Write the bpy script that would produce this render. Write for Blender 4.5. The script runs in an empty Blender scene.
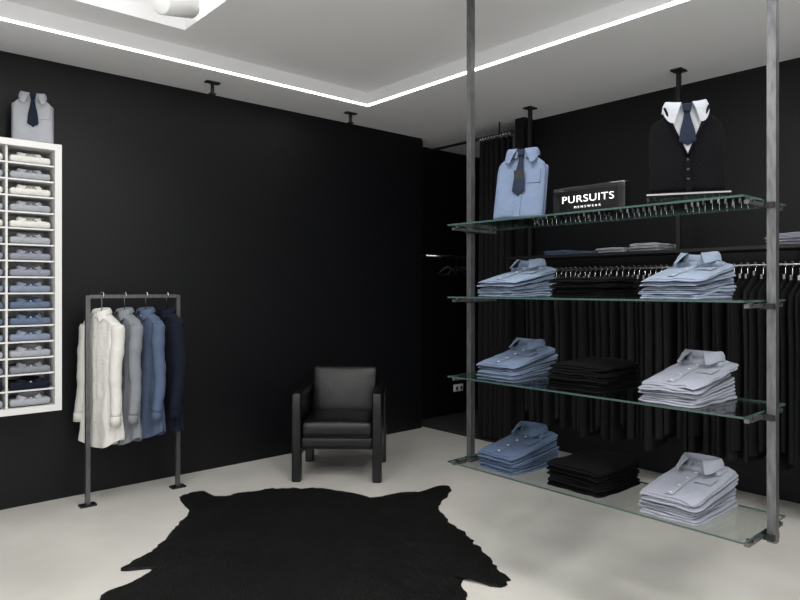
import bpy, bmesh, math, random
from mathutils import Vector, Matrix, noise
random.seed(7)
R=math.radians
sc=bpy.context.scene
sc.view_settings.view_transform='Standard'
sc.view_settings.look='None'

# ------------------------------------------------------------ materials
def srgb(r,g,b):
    f=lambda c:(c/255/12.92) if c/255<=0.04045 else ((c/255+0.055)/1.055)**2.4
    return (f(r),f(g),f(b))
def mat(name,col,rough=.6,metal=0,var=0.0,vscale=6,bump=0,bscale=60,spec=.5,sheen=0,coat=0,stretch=None,emit=None,estr=0):
    m=bpy.data.materials.new(name); m.use_nodes=True
    nt=m.node_tree; p=nt.nodes['Principled BSDF']
    p.inputs['Base Color'].default_value=(*col,1)
    p.inputs['Roughness'].default_value=rough
    p.inputs['Metallic'].default_value=metal
    p.inputs['Specular IOR Level'].default_value=spec
    p.inputs['Sheen Weight'].default_value=sheen
    p.inputs['Coat Weight'].default_value=coat
    tc=nt.nodes.new('ShaderNodeTexCoord')
    src=tc.outputs['Object']
    if stretch:
        mp=nt.nodes.new('ShaderNodeMapping'); mp.inputs['Scale'].default_value=stretch
        nt.links.new(src,mp.inputs['Vector']); src=mp.outputs['Vector']
    n=nt.nodes.new('ShaderNodeTexNoise'); n.inputs['Scale'].default_value=vscale; n.inputs['Detail'].default_value=5
    nt.links.new(src,n.inputs['Vector'])
    mx=nt.nodes.new('ShaderNodeMix'); mx.data_type='RGBA'
    mx.inputs['A'].default_value=(*[c*(1-var) for c in col],1)
    mx.inputs['B'].default_value=(*[min(1,c*(1+var)) for c in col],1)
    nt.links.new(n.outputs['Fac'],mx.inputs['Factor'])
    nt.links.new(mx.outputs['Result'],p.inputs['Base Color'])
    if bump:
        b=nt.nodes.new('ShaderNodeTexNoise'); b.inputs['Scale'].default_value=bscale; b.inputs['Detail'].default_value=4
        nt.links.new(src,b.inputs['Vector'])
        bp=nt.nodes.new('ShaderNodeBump'); bp.inputs['Strength'].default_value=bump; bp.inputs['Distance'].default_value=.01
        nt.links.new(b.outputs['Fac'],bp.inputs['Height']); nt.links.new(bp.outputs['Normal'],p.inputs['Normal'])
    if emit:
        p.inputs['Emission Color'].default_value=(*emit,1); p.inputs['Emission Strength'].default_value=estr
    return m
def fabric(name,rgb,var=.12,k=1.0):
    return mat(name,tuple(c*k for c in srgb(*rgb)),.9,0,var,9,.6,22,.12,.03)
M_wall=mat('black_wall_paint',(.0024,.0028,.0040),.48,0,.15,3,.03,180,.24)
M_wall2=mat('white_wall_paint',(.75,.75,.74),.7,0,.05,3)
M_ceil=mat('ceiling_plaster',(.80,.80,.81),.9,0,.03,2)
M_floor=mat('polished_concrete',(.57,.555,.52),.34,0,.24,2.0,.03,14,.5)
M_carpet=mat('dark_carpet',(.012,.012,.014),.95,0,.3,80,.4,300)
M_steel=mat('raw_steel',(.12,.12,.125),.38,.75,.6,60,.12,120,stretch=(1,1,.25))
M_chrome=mat('chrome',(.75,.75,.76),.2,1)
M_black=mat('black_metal',(.008,.008,.009),.45,.3,.1)
M_leather=mat('black_leather',(.0035,.0035,.004),.34,0,.2,20,.25,120,.42)
M_white=mat('white_lacquer',(.62,.62,.61),.45,0,.02)
M_plastic=mat('white_plastic',(.8,.8,.8),.4)
M_led=mat('led_diffuser',(1,1,1),.5,emit=(1,.985,.96),estr=9)
M_lens=mat('lamp_lens',(1,1,1),.5,emit=(1,.97,.92),estr=6)
M_hide=mat('black_cowhide',(.0032,.003,.003),.6,0,.7,5,1.0,110,.24,.0,stretch=(1,.35,1))
M_curt=mat('black_curtain',(.006,.006,.0066),.9,0,.2,9,.2,80,.2)
M_suit=mat('dark_wool',(.0040,.0043,.0052),.9,0,.4,7,.3,60,.15)
M_suit2=mat('charcoal_wool',(.0075,.0075,.009),.9,0,.4,7,.3,60,.15)
M_knit=mat('black_knit',(.0028,.0028,.0036),.95,0,.3,12,.5,140,.08)
M_navy=fabric('navy_cloth',(20,25,38))
M_tie=fabric('navy_tie',(26,32,45))
M_shirtw=fabric('white_cotton',(204,203,198),.05)
M_shirtg=fabric('grey_cotton',(122,126,132),.1)
M_shirtb=fabric('chambray_blue',(78,91,114),.15)
M_lb=fabric('light_blue_cotton',(122,136,158),.15,.74)
M_lb2=fabric('pale_blue_cotton',(136,147,167),.15,.74)
M_lb3=fabric('mid_blue_cotton',(102,116,140),.15,.74)
M_lav=fabric('lavender_cotton',(146,149,161),.12,.78)
M_db=fabric('denim_blue_cotton',(74,89,113),.15,.8)
M_lg=fabric('silver_cotton',(158,161,167),.1,.9)
M_button=mat('pearl_button',(.5,.5,.5),.3)
M_sign=mat('black_acrylic',(.006,.006,.007),.12)
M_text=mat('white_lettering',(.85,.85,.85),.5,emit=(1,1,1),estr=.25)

def glassmat(name,tint):
    m=bpy.data.materials.new(name); m.use_nodes=True; nt=m.node_tree
    for n in list(nt.nodes): nt.nodes.remove(n)
    o=nt.nodes.new('ShaderNodeOutputMaterial'); t=nt.nodes.new('ShaderNodeBsdfTransparent'); t.inputs['Color'].default_value=(*tint,1)
    g=nt.nodes.new('ShaderNodeBsdfGlossy'); g.inputs['Roughness'].default_value=.02
    lw=nt.nodes.new('ShaderNodeLayerWeight'); lw.inputs['Blend'].default_value=.5
    pw=nt.nodes.new('ShaderNodeMath'); pw.operation='POWER'; pw.inputs[1].default_value=5
    ma=nt.nodes.new('ShaderNodeMath'); ma.operation='MULTIPLY_ADD'; ma.inputs[1].default_value=.9; ma.inputs[2].default_value=.04
    mx=nt.nodes.new('ShaderNodeMixShader')
    nt.links.new(lw.outputs['Facing'],pw.inputs[0]); nt.links.new(pw.outputs[0],ma.inputs[0]); nt.links.new(ma.outputs[0],mx.inputs['Fac'])
    nt.links.new(t.outputs[0],mx.inputs[1]); nt.links.new(g.outputs[0],mx.inputs[2]); nt.links.new(mx.outputs[0],o.inputs['Surface'])
    return m
M_glass=glassmat('clear_glass',(.95,.975,.965))
M_edge=mat('green_glass_edge',(.035,.070,.063),.15,0,.2,5,spec=.7)

# ------------------------------------------------------------ mesh builder
class MB:
    def __init__(s): s.v=[];s.f=[];s.m=[];s.s=[];s.mats=[]
    def mi(s,m):
        if m not in s.mats: s.mats.append(m)
        return s.mats.index(m)
    def add(s,vs,fs,m,smooth=True,M=None):
        o=len(s.v); k=s.mi(m)
        for p in vs:
            p=Vector(p)
            if M: p=M@p
            s.v.append(p)
        for f in fs:
            s.f.append([i+o for i in f]); s.m.append(k); s.s.append(smooth)
    def box(s,c,d,m,M=None):
        x,y,z=c; a,b,e=[q/2 for q in d]
        vs=[(x+i*a,y+j*b,z+k*e) for i in(-1,1) for j in(-1,1) for k in(-1,1)]
        s.add(vs,[(0,1,3,2),(4,6,7,5),(0,4,5,1),(2,3,7,6),(0,2,6,4),(1,5,7,3)],m,False,M)
    def surf(s,fn,nu,nv,m,closeu=False,M=None,smooth=True):
        cu=nu if closeu else nu+1
        vs=[fn(i/nu,j/nv) for j in range(nv+1) for i in range(cu)]
        fs=[]
        for j in range(nv):
            for i in range(nu):
                a=j*cu+i; b=j*cu+(i+1)%cu
                fs.append((a,b,b+cu,a+cu))
        s.add(vs,fs,m,smooth,M)
    def tube(s,pts,rad,m,n=10,M=None,sq=None):
        pts=[Vector(p) for p in pts]
        if not hasattr(rad,'__len__'): rad=[rad]*len(pts)
        vs=[];fs=[]
        up=Vector((0,0,1))
        prev=None
        for i,p in enumerate(pts):
            t=(pts[min(i+1,len(pts)-1)]-pts[max(i-1,0)]).normalized()
            if prev is None:
                ref=up if abs(t.z)<.9 else Vector((1,0,0))
                a=t.cross(ref).normalized()
            else: a=(prev-t*prev.dot(t)).normalized()
            prev=a; b=t.cross(a)
            for k in range(n):
                an=2*math.pi*k/n
                q=sq or 1
                vs.append(p+a*math.cos(an)*rad[i]+b*math.sin(an)*rad[i]*q)
        for i in range(len(pts)-1):
            for k in range(n):
                a0=i*n+k;b0=i*n+(k+1)%n
                fs.append((a0,b0,b0+n,a0+n))
        fs.append(tuple(range(n-1,-1,-1))); fs.append(tuple((len(pts)-1)*n+k for k in range(n)))
        s.add(vs,fs,m,True,M)
    def rbox(s,c,d,r,m,M=None,seg=(3,3,3),fn=None):
        h=[q/2 for q in d]; r=min(r,*[q*.999 for q in h])
        def line(hh,n):
            L=[-hh,-hh+.3*r,-hh+r]
            for i in range(1,n): L.append(-hh+r+(2*hh-2*r)*i/n)
            L+= [hh-r,hh-.3*r,hh]; return L
        ls=[line(h[i],seg[i]) for i in range(3)]
        vs=[];fs=[]
        for ax in range(3):
            u,v=[(1,2),(2,0),(0,1)][ax]
            for sg in(-1,1):
                o=len(vs)
                for a in ls[u]:
                    for b in ls[v]:
                        p=[0,0,0]; p[ax]=sg*h[ax]; p[u]=a; p[v]=b
                        inn=Vector([max(-(h[k]-r),min(h[k]-r,p[k])) for k in range(3)])
                        dd=Vector(p)-inn
                        q=inn+dd.normalized()*r if dd.length>1e-9 else inn
                        if fn: q=Vector(fn(q))
                        vs.append(q+Vector(c))
                nb=len(ls[v])
                for i in range(len(ls[u])-1):
                    for j in range(nb-1):
                        k=o+i*nb+j
                        f=(k,k+nb,k+nb+1,k+1)
                        fs.append(f if sg>0 else f[::-1])
        s.add(vs,fs,m,True,M)
    def build(s,name,loc=(0,0,0),rz=0,bevel=0,solid=0,subs=0,parent=None):
        me=bpy.data.meshes.new(name)
        me.from_pydata([tuple(p) for p in s.v],[],s.f)
        for m in s.mats: me.materials.append(m)
        for i,p in enumerate(me.polygons): p.material_index=s.m[i]; p.use_smooth=s.s[i]
        bm=bmesh.new(); bm.from_mesh(me); bmesh.ops.remove_doubles(bm,verts=bm.verts,dist=1e-5); bm.to_mesh(me); bm.free()
        me.update()
        o=bpy.data.objects.new(name,me); sc.collection.objects.link(o)
        o.location=loc; o.rotation_euler=(0,0,rz)
        if bevel:
            b=o.modifiers.new('bevel','BEVEL'); b.width=bevel; b.segments=2; b.limit_method='ANGLE'; b.angle_limit=R(50)
        if parent: o.parent=parent
        return o
def T(x,y,z): return Matrix.Translation((x,y,z))
def RX(a): return Matrix.Rotation(a,4,'X')
def RY(a): return Matrix.Rotation(a,4,'Y')
def RZ(a): return Matrix.Rotation(a,4,'Z')
def sp(v,e): return math.copysign(abs(v)**e,v)
def lerp(a,b,t): return a+(b-a)*t
def interp(tab,t):
    for (a,va),(b,vb) in zip(tab,tab[1:]):
        if t<=b:
            q=(t-a)/(b-a) if b>a else 0; q=max(0,q); q=q*q*(3-2*q)
            return lerp(va,vb,q)
    return tab[-1][1]

# ------------------------------------------------------------ room shell
XL,YB=-2.2,-2.2
YW=4.92; XW=4.92; CH=3.0; TH=3.1; TX=3.45; TY=4.31
b=MB(); b.box(((XL+4.70)/2,(YB+5.2)/2,-.05),(4.70-XL,5.2-YB,.1),M_floor); b.box((5.5,(YB+5.2)/2,-.0505),(1.6,5.2-YB,.1),M_floor); b.build('floor')
b=MB(); b.box((5.5,4.46,.004),(1.58,1.47,.008),M_carpet); b.build('fitting_room_carpet')
b=MB(); b.box(((XL+4.66)/2,YW+.16,1.5),(4.66-XL,.32,3.0),M_wall); b.build('wall_left')
b=MB(); b.box(((4.66+6.3)/2,5.25,1.5),(6.3-4.66,.1,3.0),M_wall); b.build('wall_recess')
b=MB(); b.box((XW+.05,(YB+3.75)/2,1.5),(.1,3.75-YB,3.0),M_wall); b.box((4.83,3.73,1.5),(.14,.1,3.0),M_wall); b.build('wall_right')
b=MB(); b.box((5.65,3.70,1.5),(1.3,.06,3.0),M_wall); b.build('wall_partition')
b=MB(); b.box((6.3,4.45,1.5),(.1,1.6,3.0),M_wall); b.build('wall_fitting_room')
b=MB(); b.box((XL-.05,1.5,1.6),(.1,7.5,3.3),M_wall2); b.build('wall_rear')
b=MB(); b.box((1.4,YB-.05,1.6),(7.3,.1,3.3),M_wall2); b.build('wall_entrance')
HX0,HX1,HY0,HY1=.45,1.74,2.7,4.04
b=MB(); b.box(((XL+6.35)/2,(TY+5.3)/2,CH+.2),(6.35-XL,5.3-TY,.4),M_ceil); b.build('ceiling')
b=MB(); b.box(((TX+6.35)/2,(YB+TY)/2,CH+.2),(6.35-TX,TY-YB,.4),M_ceil); b.build('ceiling')
b=MB()
def cb(x0,x1,y0,y1,z0,z1): b.box(((x0+x1)/2,(y0+y1)/2,(z0+z1)/2),(x1-x0,y1-y0,z1-z0),M_ceil)
cb(XL,TX,HY1,TY,TH,3.4); cb(XL,TX,YB,HY0,TH,3.4); cb(XL,HX0,HY0,HY1,TH,3.4); cb(HX1,TX,HY0,HY1,TH,3.4)
cb(HX0-.1,HX1+.1,HY0-.1,HY1+.1,3.4,3.45)
b.build('ceiling')
b=MB(); b.box(((XL+TX)/2,TY+.02,CH-.002),(TX-XL+.076,.034,.004),M_led); b.build('led_strip_light')
b=MB(); b.box((TX+.02,(YB+TY)/2,CH-.002),(.034,TY-YB,.004),M_led); b.build('led_strip_light')

for (x,y) in ((2.2,4.61),(3.5,4.61)):
    b=MB(); b.box((0,0,-.006),(.11,.05,.012),M_black); b.tube([(0,0,-.01),(0,0,-.085)],.014,M_black,12); b.box((0,0,-.09),(.05,.03,.012),M_black)
    b.build('ceiling_mount',(x,y,CH),0,.002)
b=MB()
Ms=RZ(R(20))@RY(R(75))
b.tube([(0,0,-.13),(0,0,-.125),(0,0,.10),(0,0,.125)],[.062,.07,.07,.055],M_plastic,28,Ms)
b.tube([(0,0,.124),(0,0,.128)],.048,M_lens,24,Ms)
b.tube([(0,0,.05),(0,0,.31)],.012,M_plastic,12)
b.rbox((0,0,.275),(.16,.06,.03),.01,M_plastic)
b.build('ceiling_spotlight',(1.56,3.72,3.11))

# ------------------------------------------------------------ collars / shirts
def collar(mb,M,rx,ry,m,stand=.035,back=.03,tipdrop=.06,tipout=.028,tipfwd=.02,amax=165):
    am=R(amax)
    def fn(u,v):
        a=lerp(-am,am,u); f=max(0,(abs(a)-1.7)/(am-1.7)); f=f*f*(3-2*f)
        x=rx*math.sin(a); y=ry*math.cos(a)
        n=Vector((math.sin(a),math.cos(a),0))
        sg=1 if a>0 else -1
        st=stand*(1-.25*f)
        P0=Vector((x,y,-.012)); P1=Vector((x,y,0))+n*-.002+Vector((0,0,st)); P2=P1+n*.006+Vector((0,0,.001))
        P3=Vector((x,y,st))+n*(.012+.004*(1-f))+Vector((sg*tipout*f,-tipfwd*f,-lerp(back,tipdrop,f)))
        P23=(P2*.6+P3*.4)+n*.004
        P=[P0,(P0+P1)/2,P1,P2,P23,P3]
        return P[round(v*5)]
    mb.surf(fn,44,5,m,False,M)

def tie(mb,M,z0,length,m,yf):
    def kn(p):
        s=lerp(.72,1.15,(p.z+.017)/.034); return (p.x*s,p.y,p.z)
    mb.rbox((0,yf-.014,z0),(.036,.02,.036),.007,m,M,fn=kn)
    def fn(u,v):
        w=interp([(0,.011),(.75,.030),(.86,.033),(1.0,.001)],v)
        x=(u*2-1)*w
        return (x,yf-.006-.006*(1-(u*2-1)**2)-.004*math.sin(v*3.1),z0-.012-v*length)
    mb.surf(fn,8,24,m,False,M)

def panel(mb,M,W,H,TK,m,seed=0,slope=.05,wr=.003):
    def fn(u,v):
        a=2*math.pi*u
        cx=sp(math.cos(a),.45); cy=sp(math.sin(a),.6)
        e=min(1,v/.05)*1.0; e2=min(1,(1-v)/.05); th=math.sqrt(max(0.0,1-(1-min(e,e2))**2))
        ww=interp([(0,.96),(.05,1),(.8,1.0),(.93,.97),(1,.90)],v)
        x=cx*W/2*ww
        top=H-slope*max(0,abs(cx)-.45)/.55
        z=v*top
        y=cy*TK/2*max(th,.03)
        n=noise.noise(Vector((x*18+seed*5,z*14,cy)))*wr
        return (x,y+n*(1 if cy>0 else -1),z)
    mb.surf(fn,48,36,m,True,M)

def display_shirt(name,loc,rz,ms,mt,W=.26,H=.34,vest=None,lean=14,cs=1.0,seed=1):
    b=MB(); L=RX(-R(lean))
    panel(b,L,W,H,.055,ms,seed=seed)
    yf=-.03
    for sg in(-1,1):
        b.rbox((sg*(W/2-.02),.02,H*.45),(.05,.03,H*.8),.012,ms,L)
    if vest:
        panel(b,L,W+.03,H-.012,.078,vest,seed=3,slope=.045)
        yf=-.042
        def V(u,v):
            w=lerp(.002,.078,v**.9); x=(u*2-1)*w
            return (x,yf-.003,H*.42+v*(H*.56))
        b.surf(V,6,12,ms,False,L)
        for sg in(-1,1):
            b.tube([(sg*.002,yf-.003,H*.415),(sg*.044,yf-.004,H*.70),(sg*.083,yf-.002,H*.985)],.005,vest,8,L)
        for k in range(3): b.tube([(0,yf+.001,H*(.36-.11*k)),(0,yf-.005,H*(.36-.11*k))],.006,M_black,12,L)
        b.box((0,yf,H*.20),(.022,.003,H*.38),vest,L)
        collar(b,L@T(0,-.004,H-.018)@RX(R(12)),.074,.044,ms,.05,.045,.085,.026,.012)
        tie(b,L,H-.016,H*.40,mt,yf-.002)
    else:
        b.box((0,yf-.001,H*.45),(.03,.003,H*.86),ms,L)
        collar(b,L@T(0,-.004,H-.02)@RX(R(12)),.066*cs,.04*cs,ms,.042*cs,.036*cs,.072*cs,.028*cs,.012)
        tie(b,L,H-.012,H*.62,mt,yf)
        b.box((W*.27,yf+.002,H*.62),(.07,.004,.075),ms,L)
    b.box((0,.075,.12),(.05,.006,.25),M_black,RX(R(12)))
    b.box((0,.03,.004),(W*.8,.13,.008),M_black)
    return b.build(name,loc,rz)

def folded(mb,M,k,Lh,W,T0,T1,m,seed,col=False,placket=True):
    """one folded garment, layer k; length along +y (head end), width x"""
    rnd=random.Random(seed*31+k)
    Tm=.02
    dx=rnd.uniform(-.010,.010); dy=rnd.uniform(-.014,.014); rr=RZ(R(rnd.uniform(-3.5,3.5)))
    def zt(y,s01):
        s=y/Lh+.5; return (k+s01)*lerp(T0,T1,max(0,min(1,s)))
    def top(x,y,s01):
        z=zt(y,s01)
        z+=.0055*noise.noise(Vector((x*16+seed,y*13+k*3.1,s01*.6)))
        edge=max(0,abs(x)/(W/2)-.6)/.4
        z-=edge*edge*.003*k*s01
        return z
    MM=M@T(dx,dy,0)@rr
    for half in(0,1):
        def fh(p,half=half):
            q=(p.z/Tm+.5)*.5+.5*half
            w=1+.035*noise.noise(Vector((p.y*9,k*2.3+half,seed)))-(.03*half)
            s=max(0,-p.y/(Lh/2)-.7)/.3
            w-=.10*s*s
            return (p.x*w,p.y+.010*noise.noise(Vector((p.x*12,k*4.7+half*2,seed)))+.008*half,max(.0005,top(p.x,p.y,q)))
        mb.rbox((0,0,0),(W,Lh,Tm),Tm*.48,m,MM,(8,14,2),fh)
    if col:
        if placket:
            def pf(u,v):
                y=lerp(-Lh/2+.022,Lh/2-.10,v); x=(u*2-1)*.015
                return (x,y,top(x,y,1.0)+.0025-.0015*abs(u*2-1))
            mb.surf(pf,4,16,m,False,MM)
            for j in range(4):
                y=lerp(-Lh/2+.04,Lh/2-.11,j/3); z=top(0,y,1)+.002
                mb.tube([(0,y,z),(0,y,z+.003)],.0055,M_button,10,MM)
            def pk(u,v):
                x=lerp(.035,.10,u); y=lerp(-.02,.06,v); return (x,y,top(x,y,1)+.0022)
            mb.surf(pk,4,4,m,False,MM)
        yy=Lh/2-.058; zz=zt(yy,1.0)
        mb.rbox((0,yy+.005,zz-.002),(.19,.10,.03),.014,m,MM,(4,4,2))
        collar(mb,MM@T(0,yy,zz+.006)@RX(R(-8)),.072,.055,m,.046,.038,.050,.028,.032,160)

def shirt_stack(name,loc,m,n=5,seed=1,rz=R(-90),W=.25,Lh=.36,T0=.017,T1=.031,mats=None):
    b=MB()
    for k in range(n):
        folded(b,Matrix(),k,Lh,W,T0,T1,(mats[k%len(mats)] if mats else m),seed,col=(k==n-1))
        if k<n-1:
            def ce(u,v,k=k):
                a=lerp(-1.5,1.5,u); return (.075*math.sin(a),Lh/2-.05+.055*math.cos(a)+.006*v,(k+.55+.5*v)*T1+.004*v)
            b.surf(ce,14,3,m)
    return b.build(name,loc,rz)
def sweater_stack(name,loc,m,n=5,seed=1,rz=R(-90),W=.27,Lh=.34,t=.023):
    b=MB()
    for k in range(n): folded(b,Matrix(),k,Lh*random.uniform(.95,1.02),W,t,t*1.08,m,seed)
    return b.build(name,loc,rz)

# ------------------------------------------------------------ suspended glass shelf
SX0,SX1,SY0,SY1=2.475,2.897,.924,2.425
PX=2.686; PYL,PYR=2.442,.911
SZ=[1.778,1.397,.979,.529]
b=MB()
for py in (PYL,PYR):
    b.box((PX,py,(3.1+.492)/2),(.032,.032,3.1-.492),M_steel)
    b.box((PX,py,3.09),(.12,.09,.02),M_black)
    sgn=-1 if py==PYL else 1
    for z in SZ:
        b.box((PX,py+sgn*.03,z-.014),(.34,.018,.014),M_steel)
        b.box((PX,py+sgn*.012,z-.016),(.06,.05,.022),M_black)
        for dx in(-.14,.14): b.tube([(PX+dx,py+sgn*.03,z-.012),(PX+dx,py+sgn*.03,z-.001)],.012,M_black,12)
g=.008
for z in SZ:
    x0,x1,y0,y1=SX0,SX1,SY0+.012,SY1-.010
    zz0,zz1=z,z+g
    vs=[(x0,y0,zz0),(x1,y0,zz0),(x1,y1,zz0),(x0,y1,zz0),(x0,y0,zz1),(x1,y0,zz1),(x1,y1,zz1),(x0,y1,zz1)]
    b.add(vs,[(0,3,2,1),(4,5,6,7)],M_glass,False)
    b.add(vs,[(0,1,5,4),(1,2,6,5),(2,3,7,6),(3,0,4,7)],M_edge,False)
b.build('suspended_glass_shelf')

top=lambda i: SZ[i]+g+.0006
SXC=2.688
YS=(2.12,1.68,1.235)
cfg={1:(M_lb,M_lb2,11),2:(M_lb3,M_lav,23),3:(M_db,M_lav,37)}
for i,(ml,mr,sd) in cfg.items():
    shirt_stack('folded_shirt_stack',(SXC,YS[0],top(i)),ml,5,sd)
    sweater_stack('folded_sweater_stack',(SXC,YS[1],top(i)),M_knit,4 if i==1 else 5,sd+1,W=.28 if i==1 else .30)
    shirt_stack('folded_shirt_stack',(SXC,YS[2],top(i)),mr,5,sd+2)

display_shirt('display_shirt_with_tie',(2.60,2.05,top(0)),R(-66),M_lb3,M_tie,W=.25,H=.37,lean=19,cs=1.1)
b=MB(); b.box((0,0,.03),(.30,.2,.006),M_glass)
for sg in(-1,1): b.box((sg*.147,0,.0135),(.006,.2,.027),M_glass)
b.box((0,-.1,.03),(.30,.003,.006),M_chrome)
b.build('glass_riser',(2.60,1.20,top(0)),R(-62))
display_shirt('display_cardigan_with_shirt',(2.585,1.19,top(0)+.0345),R(-58),M_lg,M_tie,W=.25,H=.36,vest=M_knit,lean=10)

# sign block
b=MB(); b.rbox((0,0,.065),(.37,.05,.13),.004,M_sign); b.box((0,-.0255,.062),(.30,.001,.10),M_sign)
sg_=b.build('shop_sign',(2.62,1.65,top(0)),R(-90))
def text(s,size,z,name):
    c=bpy.data.curves.new(name,'FONT'); c.body=s; c.size=size; c.extrude=.001; c.align_x='CENTER'; c.align_y='CENTER'; c.space_character=1.1
    o=bpy.data.objects.new(name,c); sc.collection.objects.link(o); c.materials.append(M_text)
    o.parent=sg_; o.location=(0,-.0275,z); o.rotation_euler=(R(90),0,0); o.scale=(1.08,.85,1)
text('PURSUITS',.054,.070,'lettering'); text('M E N S W E A R',.016,.034,'lettering_small')

# ------------------------------------------------------------ back clothes rail with shelf
b=MB(); RXp=4.56
for y in (3.46,2.16,.86,-.44):
    b.box((RXp,y,(CH+1.58)/2),(.028,.028,CH-1.58),M_black); b.box((RXp,y,CH-.006),(.1,.08,.012),M_black)
b.box((RXp,1.5,1.705),(.36,4.1,.022),M_black)
b.tube([(RXp,-.5,1.60),(RXp,3.55,1.60)],.013,M_chrome,12)
b.build('wall_clothes_rail',bevel=.001)
b=MB(); y=-.45; i=0
while y<3.50:
    if min(abs(y-q) for q in(3.46,2.16,.86,-.44))<.03: y+=.02; continue
    w=random.choice([.36,.40,.42,.30]); zt=random.uniform(1.50,1.535); zb=random.uniform(.30,.46)
    th=random.uniform(.036,.052); ph=random.uniform(0,6); mm=random.choice([M_suit,M_suit,M_suit2]); tw=R(random.uniform(-8,8))
    def fn(u,v):
        a=2*math.pi*u; ww=interp([(0,.10),(.03,.45),(.10,1),(.4,.92),(1,.95)],v)
        tt=interp([(0,.4),(.08,.8),(.5,.9),(1,1.15)],v)
        x=sp(math.cos(a),.7)*w/2*ww; yy=sp(math.sin(a),.8)*th/2*tt
        yy+=.009*v*math.sin(x*55+ph+v*2)
        return (x,yy,lerp(zt,zb,v)-.08*0)
    Mg=T(RXp-.01,y,0)@RZ(tw)
    b.surf(fn,22,12,mm,True,Mg)
    hook=[(0,0,zt-.02),(0,0,1.575)]+[(.02*math.sin(t),0,1.598-.02*math.cos(t)) for t in [0.1+q*.45 for q in range(9)]]
    b.tube(hook,.0032,M_chrome,6,Mg)
    b.box((0,0,zt+.012),(.05,.014,.03),M_chrome,Mg)
    y+=random.uniform(.040,.050); i+=1
b.build('hanging_dark_suits')
shirt=lambda nm,y,ml,n,sd:sweater_stack(nm,(RXp+.0,y,1.717),ml,n,sd,W=.24,Lh=.32,t=.018)
shirt('folded_trousers_stack',2.62,M_lg,2,51); shirt('folded_trousers_stack',2.34,M_lg,3,52)
shirt('folded_trousers_stack',3.12,M_db,2,53); shirt('folded_trousers_stack',2.87,M_db,1,54)
shirt('folded_trousers_stack',1.42,M_lav,4,55); shirt('folded_trousers_stack',1.14,M_lav,4,56)

# ------------------------------------------------------------ fitting room: rail, curtain, hook rail, socket
b=MB(); b.tube([(4.74,3.79,2.88),(4.74,5.19,2.88)],.014,M_black,12)
for q in(3.95,5.0): b.tube([(4.74,q,2.88),(4.74,q,3.0)],.008,M_black,8)
def cf(u,v):
    y=lerp(3.80,4.17,u); z=lerp(2.85,.04,v); am=.035+.015*v
    return (4.74+am*math.sin(u*math.pi*2*6)+.01*math.sin(u*9+v*3),y+.012*math.sin(u*40+v*2),z)
b.surf(cf,140,16,M_curt)
for q in range(11):
    yq=3.82+q*.035; b.tube([(4.74+.02*math.cos(t),yq,2.875+.024*math.sin(t)) for t in [k*math.pi/6 for k in range(13)]],.003,M_chrome,6)
b.build('fitting_room_curtain')
b=MB(); b.tube([(4.85,5.06,1.80),(5.85,5.06,1.80)],.013,M_chrome,12)
for q in(4.9,5.8): b.tube([(q,5.06,1.80),(q,5.2,1.80)],.01,M_chrome,10); b.tube([(q,5.185,1.80),(q,5.2,1.80)],.03,M_chrome,16)
b.build('wall_hook_rail')
def hanger(mb,M,m,mh,w=.4,z=0,low=0):
    mb.tube([(0,0,z-.12-low),(0,0,z-.03)]+[(.02*math.sin(t),0,z-.005-.02*math.cos(t)) for t in [.2+q*.45 for q in range(10)]],.003,mh,6,M)
    zz=z-low
    mb.tube([(-w/2,0,zz-.21),(-w/4,0,zz-.155),(0,0,zz-.12),(w/4,0,zz-.155),(w/2,0,zz-.21)],[.008,.011,.012,.011,.008],m,8,M,1.3)
    mb.tube([(-w/2+.01,0,zz-.21),(w/2-.01,0,zz-.21)],.005,m,6,M)
for (x,a) in((5.18,-35),(5.32,-25),(5.42,-40)):
    b=MB(); hanger(b,Matrix(),M_black,M_black,.24,.0); b.build('clothes_hanger',(x,5.05,1.806),R(a))
b=MB(); b.rbox((0,0,0),(.155,.012,.082),.004,M_plastic)
for sg in(-1,1):
    b.tube([(sg*.036,-.0055,0),(sg*.036,-.009,0)],.026,M_plastic,24); b.tube([(sg*.036,-.0088,0),(sg*.036,-.0095,0)],.018,M_steel,20)
b.build('wall_socket',(5.5,5.193,.30))

# ------------------------------------------------------------ wall cabinet (pigeonholes)
CX0,CX1,CZ0,CZ1,CYF=-.25,1.166,.66,2.377,4.62
YB_=YW-.0006
b=MB(); fw=.04; d=YB_-CYF
yc=(CYF+YB_)/2
b.box(((CX0+CX1)/2,YB_-.009,(CZ0+CZ1)/2),(CX1-CX0-.004,.018,CZ1-CZ0-.004),M_white)
b.box((CX1-fw/2,yc,(CZ0+CZ1)/2),(fw,d,CZ1-CZ0),M_white); b.box((CX0+fw/2,yc,(CZ0+CZ1)/2),(fw,d,CZ1-CZ0),M_white)
b.box(((CX0+CX1)/2,yc,CZ1-fw/2),(CX1-CX0-2*fw,d-.001,fw),M_white); b.box(((CX0+CX1)/2,yc,CZ0+fw/2),(CX1-CX0-2*fw,d-.001,fw),M_white)
rows=16; cols=5; ix0,ix1=CX0+fw,CX1-fw; iz0,iz1=CZ0+fw,CZ1-fw
cw=(ix1-ix0)/cols; rh=(iz1-iz0)/rows
for i in range(1,cols): b.box((ix0+cw*i,yc+.01,(iz0+iz1)/2),(.012,d-.03,iz1-iz0),M_white)
for j in range(1,rows): b.box(((ix0+ix1)/2,yc+.012,iz0+rh*j),(ix1-ix0,d-.03,.010),M_white)
b.build('pigeonhole_cabinet')
b=MB()
seq=[M_lg,M_navy,M_shirtg,M_lg,M_lb2,M_lb3,M_lb3,M_lb2,M_lav,M_lav,M_lg,M_shirtw,M_lg,M_shirtw,M_lg,M_shirtw]
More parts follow.
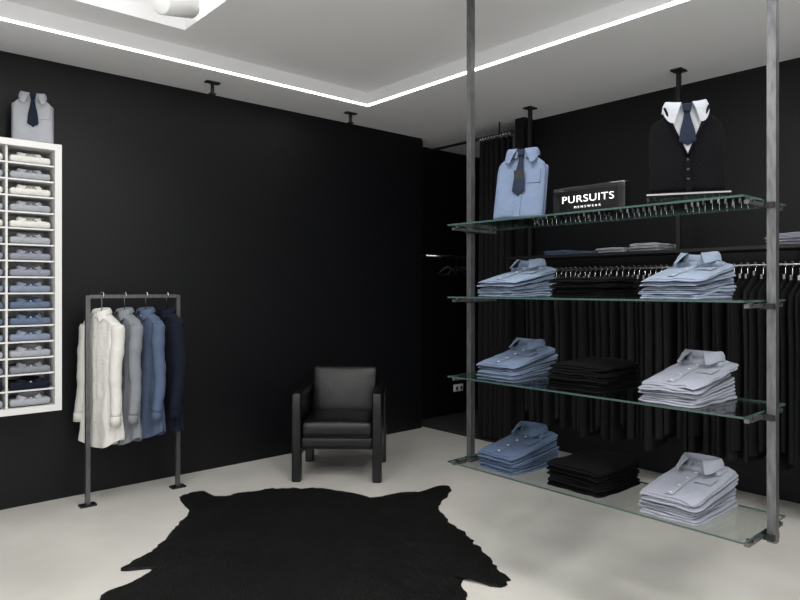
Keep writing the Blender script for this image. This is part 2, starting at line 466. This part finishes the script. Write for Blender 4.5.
for i in range(cols):
    for j in range(rows):
        m=seq[j] if i>=cols-2 else random.choice(seq)
        M=T(ix0+cw*(i+.5),yc-.005,iz0+rh*j+.0055)
        def ff(p): return (p.x*(1+.02*noise.noise(Vector((p.y*9,j,i)))),p.y,max(.0002,p.z+.022+.003*noise.noise(Vector((p.x*20,p.y*20,j*3.3+i)))))
        b.rbox((0,0,0),(cw-.035,.25,.044),.018,m,M,(6,4,2),ff)
        collar(b,M@T(0,-.065,.040)@RX(R(8)),.058,.045,m,.030,.026,.034,.03,.012,160)
        b.tube([(0,-.112,.048),(0,-.118,.048)],.005,M_button,8,M)
b.build('folded_boxed_shirts')
for k,(x,t_) in enumerate(((1.02,M_tie),(.70,M_navy),(.36,M_tie))):
    display_shirt('display_shirt_with_tie',(x,4.72,CZ1+.0006),R(-12),M_lb2 if k else M_lg,t_,W=.23,H=.325,lean=10)

# ------------------------------------------------------------ garment rack
b=MB(); rx0,rx1,ry,rh_=1.325,1.94,4.63,1.40
for x in(rx0,rx1):
    b.box((x,ry,rh_/2+.005),(.028,.028,rh_-.01),M_steel)
    b.box((x,ry,.006),(.10,.07,.012),M_black)
b.box(((rx0+rx1)/2,ry,rh_-.0075),(rx1-rx0-.028,.027,.024),M_steel)
b.build('garment_rack')

def garment(name,x,rz,m,length=.88,sw=.205,jacket=False,ztop=1.285,sleeve=.6,btn=M_button,seed=0):
    b=MB()
    def fn(u,v):
        a=2*math.pi*u
        w=interp([(0,.055),(.02,.07),(.10,sw),(.22,sw*.96),(.5,sw*.86),(1,sw*.98)],v)
        dth=interp([(0,.04),(.10,.042),(.25,.052),(.6,.048),(1,.056)],v)
        x=sp(math.cos(a),.8)*w; y=sp(math.sin(a),.8)*dth
        fo=v*(.009*math.sin(a*5+seed)+.006*math.sin(a*9+seed*2+v*3))
        x+=math.cos(a)*fo; y+=math.sin(a)*fo*1.2
        if v<.12: z=-(v/.12)*.10*(.3+.7*abs(math.cos(a)))
        else: z=-.10*(.3+.7*abs(math.cos(a)))*(1-(v-.12)/.88)-((v-.12)/.88)*length
        if not jacket: z+= -(.03*math.cos(2*a+math.pi)*max(0,v-.9)*10)
        n=noise.noise(Vector((x*10,y*10+seed,z*6)))*.010+noise.noise(Vector((x*26,y*26+seed,z*12)))*.004
        return (x+n,y+n,z)
    b.surf(fn,72,70,m,True)
    for sg in(-1,1):
        pts=[];rad=[]
        for k in range(25):
            t=k/24
            pts.append((sg*(sw-.040+.030*t**.7+.007*math.sin(t*6+seed)),-.006-.035*t*t+.006*math.sin(t*8+seed),-.085-sleeve*t))
            rad.append(lerp(.045,.033,t)*(1+.05*math.sin(t*23+seed)+.03*math.sin(t*41+seed*2))*(.8 if k==0 else 1))
        b.tube(pts,rad,m,16,None,1.05)
        e=Vector(pts[-1])
        b.tube([e+Vector((0,0,.006)),e+Vector((0,0,0)),e+Vector((0,-.001,-.055))],[.030,.0335,.0345],m,16,None,1.05)
        # shoulder yoke closing the seam between collar and sleeve head
        def yk(u,v,sg=sg):
            a=math.pi*2*u; t=v; cx=sg*lerp(.03,sw-.035,t); cz=lerp(-.012,-.082,t**1.3)
            r=lerp(.040,.042,t)
            return (cx,r*math.cos(a),cz-.012+.026*math.sin(a))
        b.surf(yk,16,10,m,True)
    collar(b,T(0,0,-.012)@RX(R(10)),.058,.045,m,.036,.032,.062,.022,.01)
    def pf(u,v):
        vv=lerp(.07,.985,v); p=Vector(fn(.75,vv)); return (p.x+(u*2-1)*.017,p.y-.004,p.z)
    b.surf(pf,3,30,m)
    for k in range(6):
        p=Vector(fn(.75,lerp(.12,.85,k/5))); b.tube([(p.x,p.y-.003,p.z),(p.x,p.y-.0075,p.z)],.006,btn,10)
    if jacket:
        for sg in(-1,1):
            def lp(u,v):
                w=.055*math.sin(min(1,v*1.25)*math.pi*.5)*(1-max(0,v-.8)*5*.6)
                zz=-.02-.30*(1-v); p=Vector(fn(.75,.07+.3*(1-v)))
                return (sg*(.004+u*w*(.4+.6*math.sin(v*2.6))),p.y-.009-.003*u,zz)
            b.surf(lp,5,12,m)
    hanger(b,T(0,0,0),M_black,M_chrome,.28,rh_-ztop+.008,.05)
    return b.build(name,(x,ry,ztop),rz)
garment('hanging_shirt',1.415,R(-67),M_shirtw,.87,.180,seed=1)
garment('hanging_shirt',1.565,R(-78),M_shirtg,.87,.180,seed=2)
garment('hanging_shirt',1.71,R(-72),M_shirtb,.85,.180,seed=3)
garment('hanging_jacket',1.86,R(-78),M_navy,.84,.180,True,btn=M_black,seed=4)

# ------------------------------------------------------------ armchair
b=MB()
for sg in(-1,1):
    x=sg*.302
    b.rbox((x,0,.632),(.072,.64,.066),.016,M_leather,seg=(2,8,2))
    b.rbox((x,-.285,.325),(.07,.072,.65),.014,M_leather,seg=(2,2,8))
    b.rbox((x,.285,.325),(.07,.072,.65),.014,M_leather,seg=(2,2,8))
    b.rbox((x,0,.40),(.046,.52,.44),.010,M_leather)
b.rbox((0,-.0,.285),(.54,.58,.09),.015,M_leather)
def seatf(p):
    q=(1-(p.x/.27)**2)*(1-(p.y/.27)**2)
    return (p.x,p.y,p.z+(.022*q if p.z>0 else 0)+.002*noise.noise(p*14))
b.rbox((0,-.045,.385),(.535,.53,.13),.035,M_leather,seg=(10,10,3),fn=seatf)
Mb=T(0,.20,.42)@RX(R(-11))
def backf(p):
    q=(1-(p.x/.27)**2)*(1-(p.z/.2)**2)
    return (p.x,p.y-(.02*q if p.y<0 else 0)+.002*noise.noise(p*14),p.z)
b.rbox((0,0,.19),(.535,.11,.39),.03,M_leather,Mb,(10,3,8),backf)
b.rbox((0,-.058,.30),(.49,.008,.006),.003,M_black,Mb)
b.build('leather_armchair',(3.085,4.18,0),R(-43.5))

# ------------------------------------------------------------ cowhide rug
ol=[(4.64,-1.49),(4.66,-1.41),(4.53,-1.28),(4.60,-1.16),(4.69,-.99),(4.73,-.80),(4.73,-.58),(4.64,-.39),(4.53,-.173),(4.62,0),(4.66,.18),(4.78,.30),(4.71,.375),(4.53,.326),(4.34,.266),(4.12,.284),(3.88,.369),(3.67,.438),(3.456,.487),(3.265,.54),(3.167,.514),(3.167,.437),(3.254,.349),(3.199,.299),(3.074,.311),(2.92,.33),(2.7,.42),(2.55,.5),(2.45,.42),(2.5,.3),(2.62,.1),(2.6,-.2),(2.5,-.5),(2.58,-.75),(2.45,-.95),(2.4,-1.1),(2.55,-1.15),(2.8,-1.2),(2.97,-1.3),(3.035,-1.394),(3.094,-1.407),(3.21,-1.327),(3.358,-1.275),(3.346,-1.404),(3.443,-1.434),(3.587,-1.373),(3.757,-1.352),(3.995,-1.358),(4.227,-1.379),(4.363,-1.443),(4.5,-1.52)]
c0=Vector((-.5,3.65))
P=[Vector((l,d))-c0 for d,l in ol]
fine=[]
n=len(P)
for i in range(n):
    p0,p1,p2,p3=P[i-1],P[i],P[(i+1)%n],P[(i+2)%n]
    for k in range(8):
        t=k/8
        q=.5*((2*p1)+(p2-p0)*t+(2*p0-5*p1+4*p2-p3)*t*t+(3*p1-p0-3*p2+p3)*t**3)
        q=q*(1+.026*noise.noise(Vector((q.x*12,q.y*12,1)))+.02*noise.noise(Vector((q.x*40,q.y*40,5)))+random.uniform(-.004,.004))
        fine.append(q)
b=MB(); N=len(fine); rings=[0]+[k/20 for k in range(1,20)]+[.985,1.0]
vs=[(0,0,.012)]
for r in rings[1:]:
    for q in fine:
        x,y=q.x*r,q.y*r
        h=.013+.014*noise.noise(Vector((x*3,y*3,0)))+.007*noise.noise(Vector((x*11,y*11,0)))
        if r>.97: h=.006
        if r==1.0: h=.001
        vs.append((x,y,max(.001,h)))
fs=[(0,1+i,1+(i+1)%N) for i in range(N)]
for k in range(len(rings)-2):
    o=1+k*N
    for i in range(N): fs.append((o+i,o+N+i,o+N+(i+1)%N,o+(i+1)%N))
b.add(vs,fs,M_hide)
az=R(-41.54)
fwd=Vector((-math.sin(az),math.cos(az))); rgt=Vector((math.cos(az),math.sin(az)))
w=fwd*c0.y+rgt*c0.x
b.build('cowhide_rug',(w.x,w.y,0.0005),az)

# ------------------------------------------------------------ lights
def area(loc,pw,sx,sy,rot=(0,0,0),col=(1,.985,.96),spread=180,name='ceiling_panel_light'):
    l=bpy.data.lights.new(name,'AREA'); l.shape='RECTANGLE'; l.size=sx; l.size_y=sy; l.energy=pw; l.color=col; l.spread=R(spread)
    o=bpy.data.objects.new(name,l); sc.collection.objects.link(o); o.location=loc; o.rotation_euler=rot
for (x,y) in((.3,1.9),(1.9,1.9),(1.9,.1),(.1,.1),(-1.2,1.5),(3.0,.3)):
    area((x,y,3.085),28,.5,.5)
# added fill lamps behind the viewpoint, lifting ceiling and fronts; no windows modelled
area((XL+.03,1.3,1.4),50,4.5,2.2,(0,R(-90),0),(.97,.985,1),name='added_fill_light')
area((1.0,YB+.03,1.4),50,4.5,2.2,(R(90),0,0),(.97,.985,1),name='added_fill_light')
area((1.1,3.35,3.39),9,.8,.8)
def spot(loc,tgt,pw,ang=50,blend=.6):
    l=bpy.data.lights.new('spot_lamp','SPOT'); l.energy=pw; l.spot_size=R(ang); l.spot_blend=blend; l.shadow_soft_size=.05; l.color=(1,.98,.95)
    o=bpy.data.objects.new('spot_lamp',l); sc.collection.objects.link(o); o.location=loc
    o.rotation_euler=(Vector(tgt)-Vector(loc)).to_track_quat('-Z','Y').to_euler()
spot((1.0,2.9,3.05),(1.2,4.8,1.2),40,70)
spot((1.2,1.6,3.05),(2.7,1.7,1.2),30,60)
w_=bpy.data.worlds.new('world'); sc.world=w_; w_.use_nodes=True
w_.node_tree.nodes['Background'].inputs['Color'].default_value=(.5,.5,.5,1); w_.node_tree.nodes['Background'].inputs['Strength'].default_value=.3

# ------------------------------------------------------------ camera
cam=bpy.data.cameras.new('camera'); cam.sensor_width=36; cam.lens=653/800*36; cam.shift_y=-.015
co=bpy.data.objects.new('camera',cam); sc.collection.objects.link(co)
co.location=(0,0,1.45); co.rotation_euler=(R(90),0,az); sc.camera=co
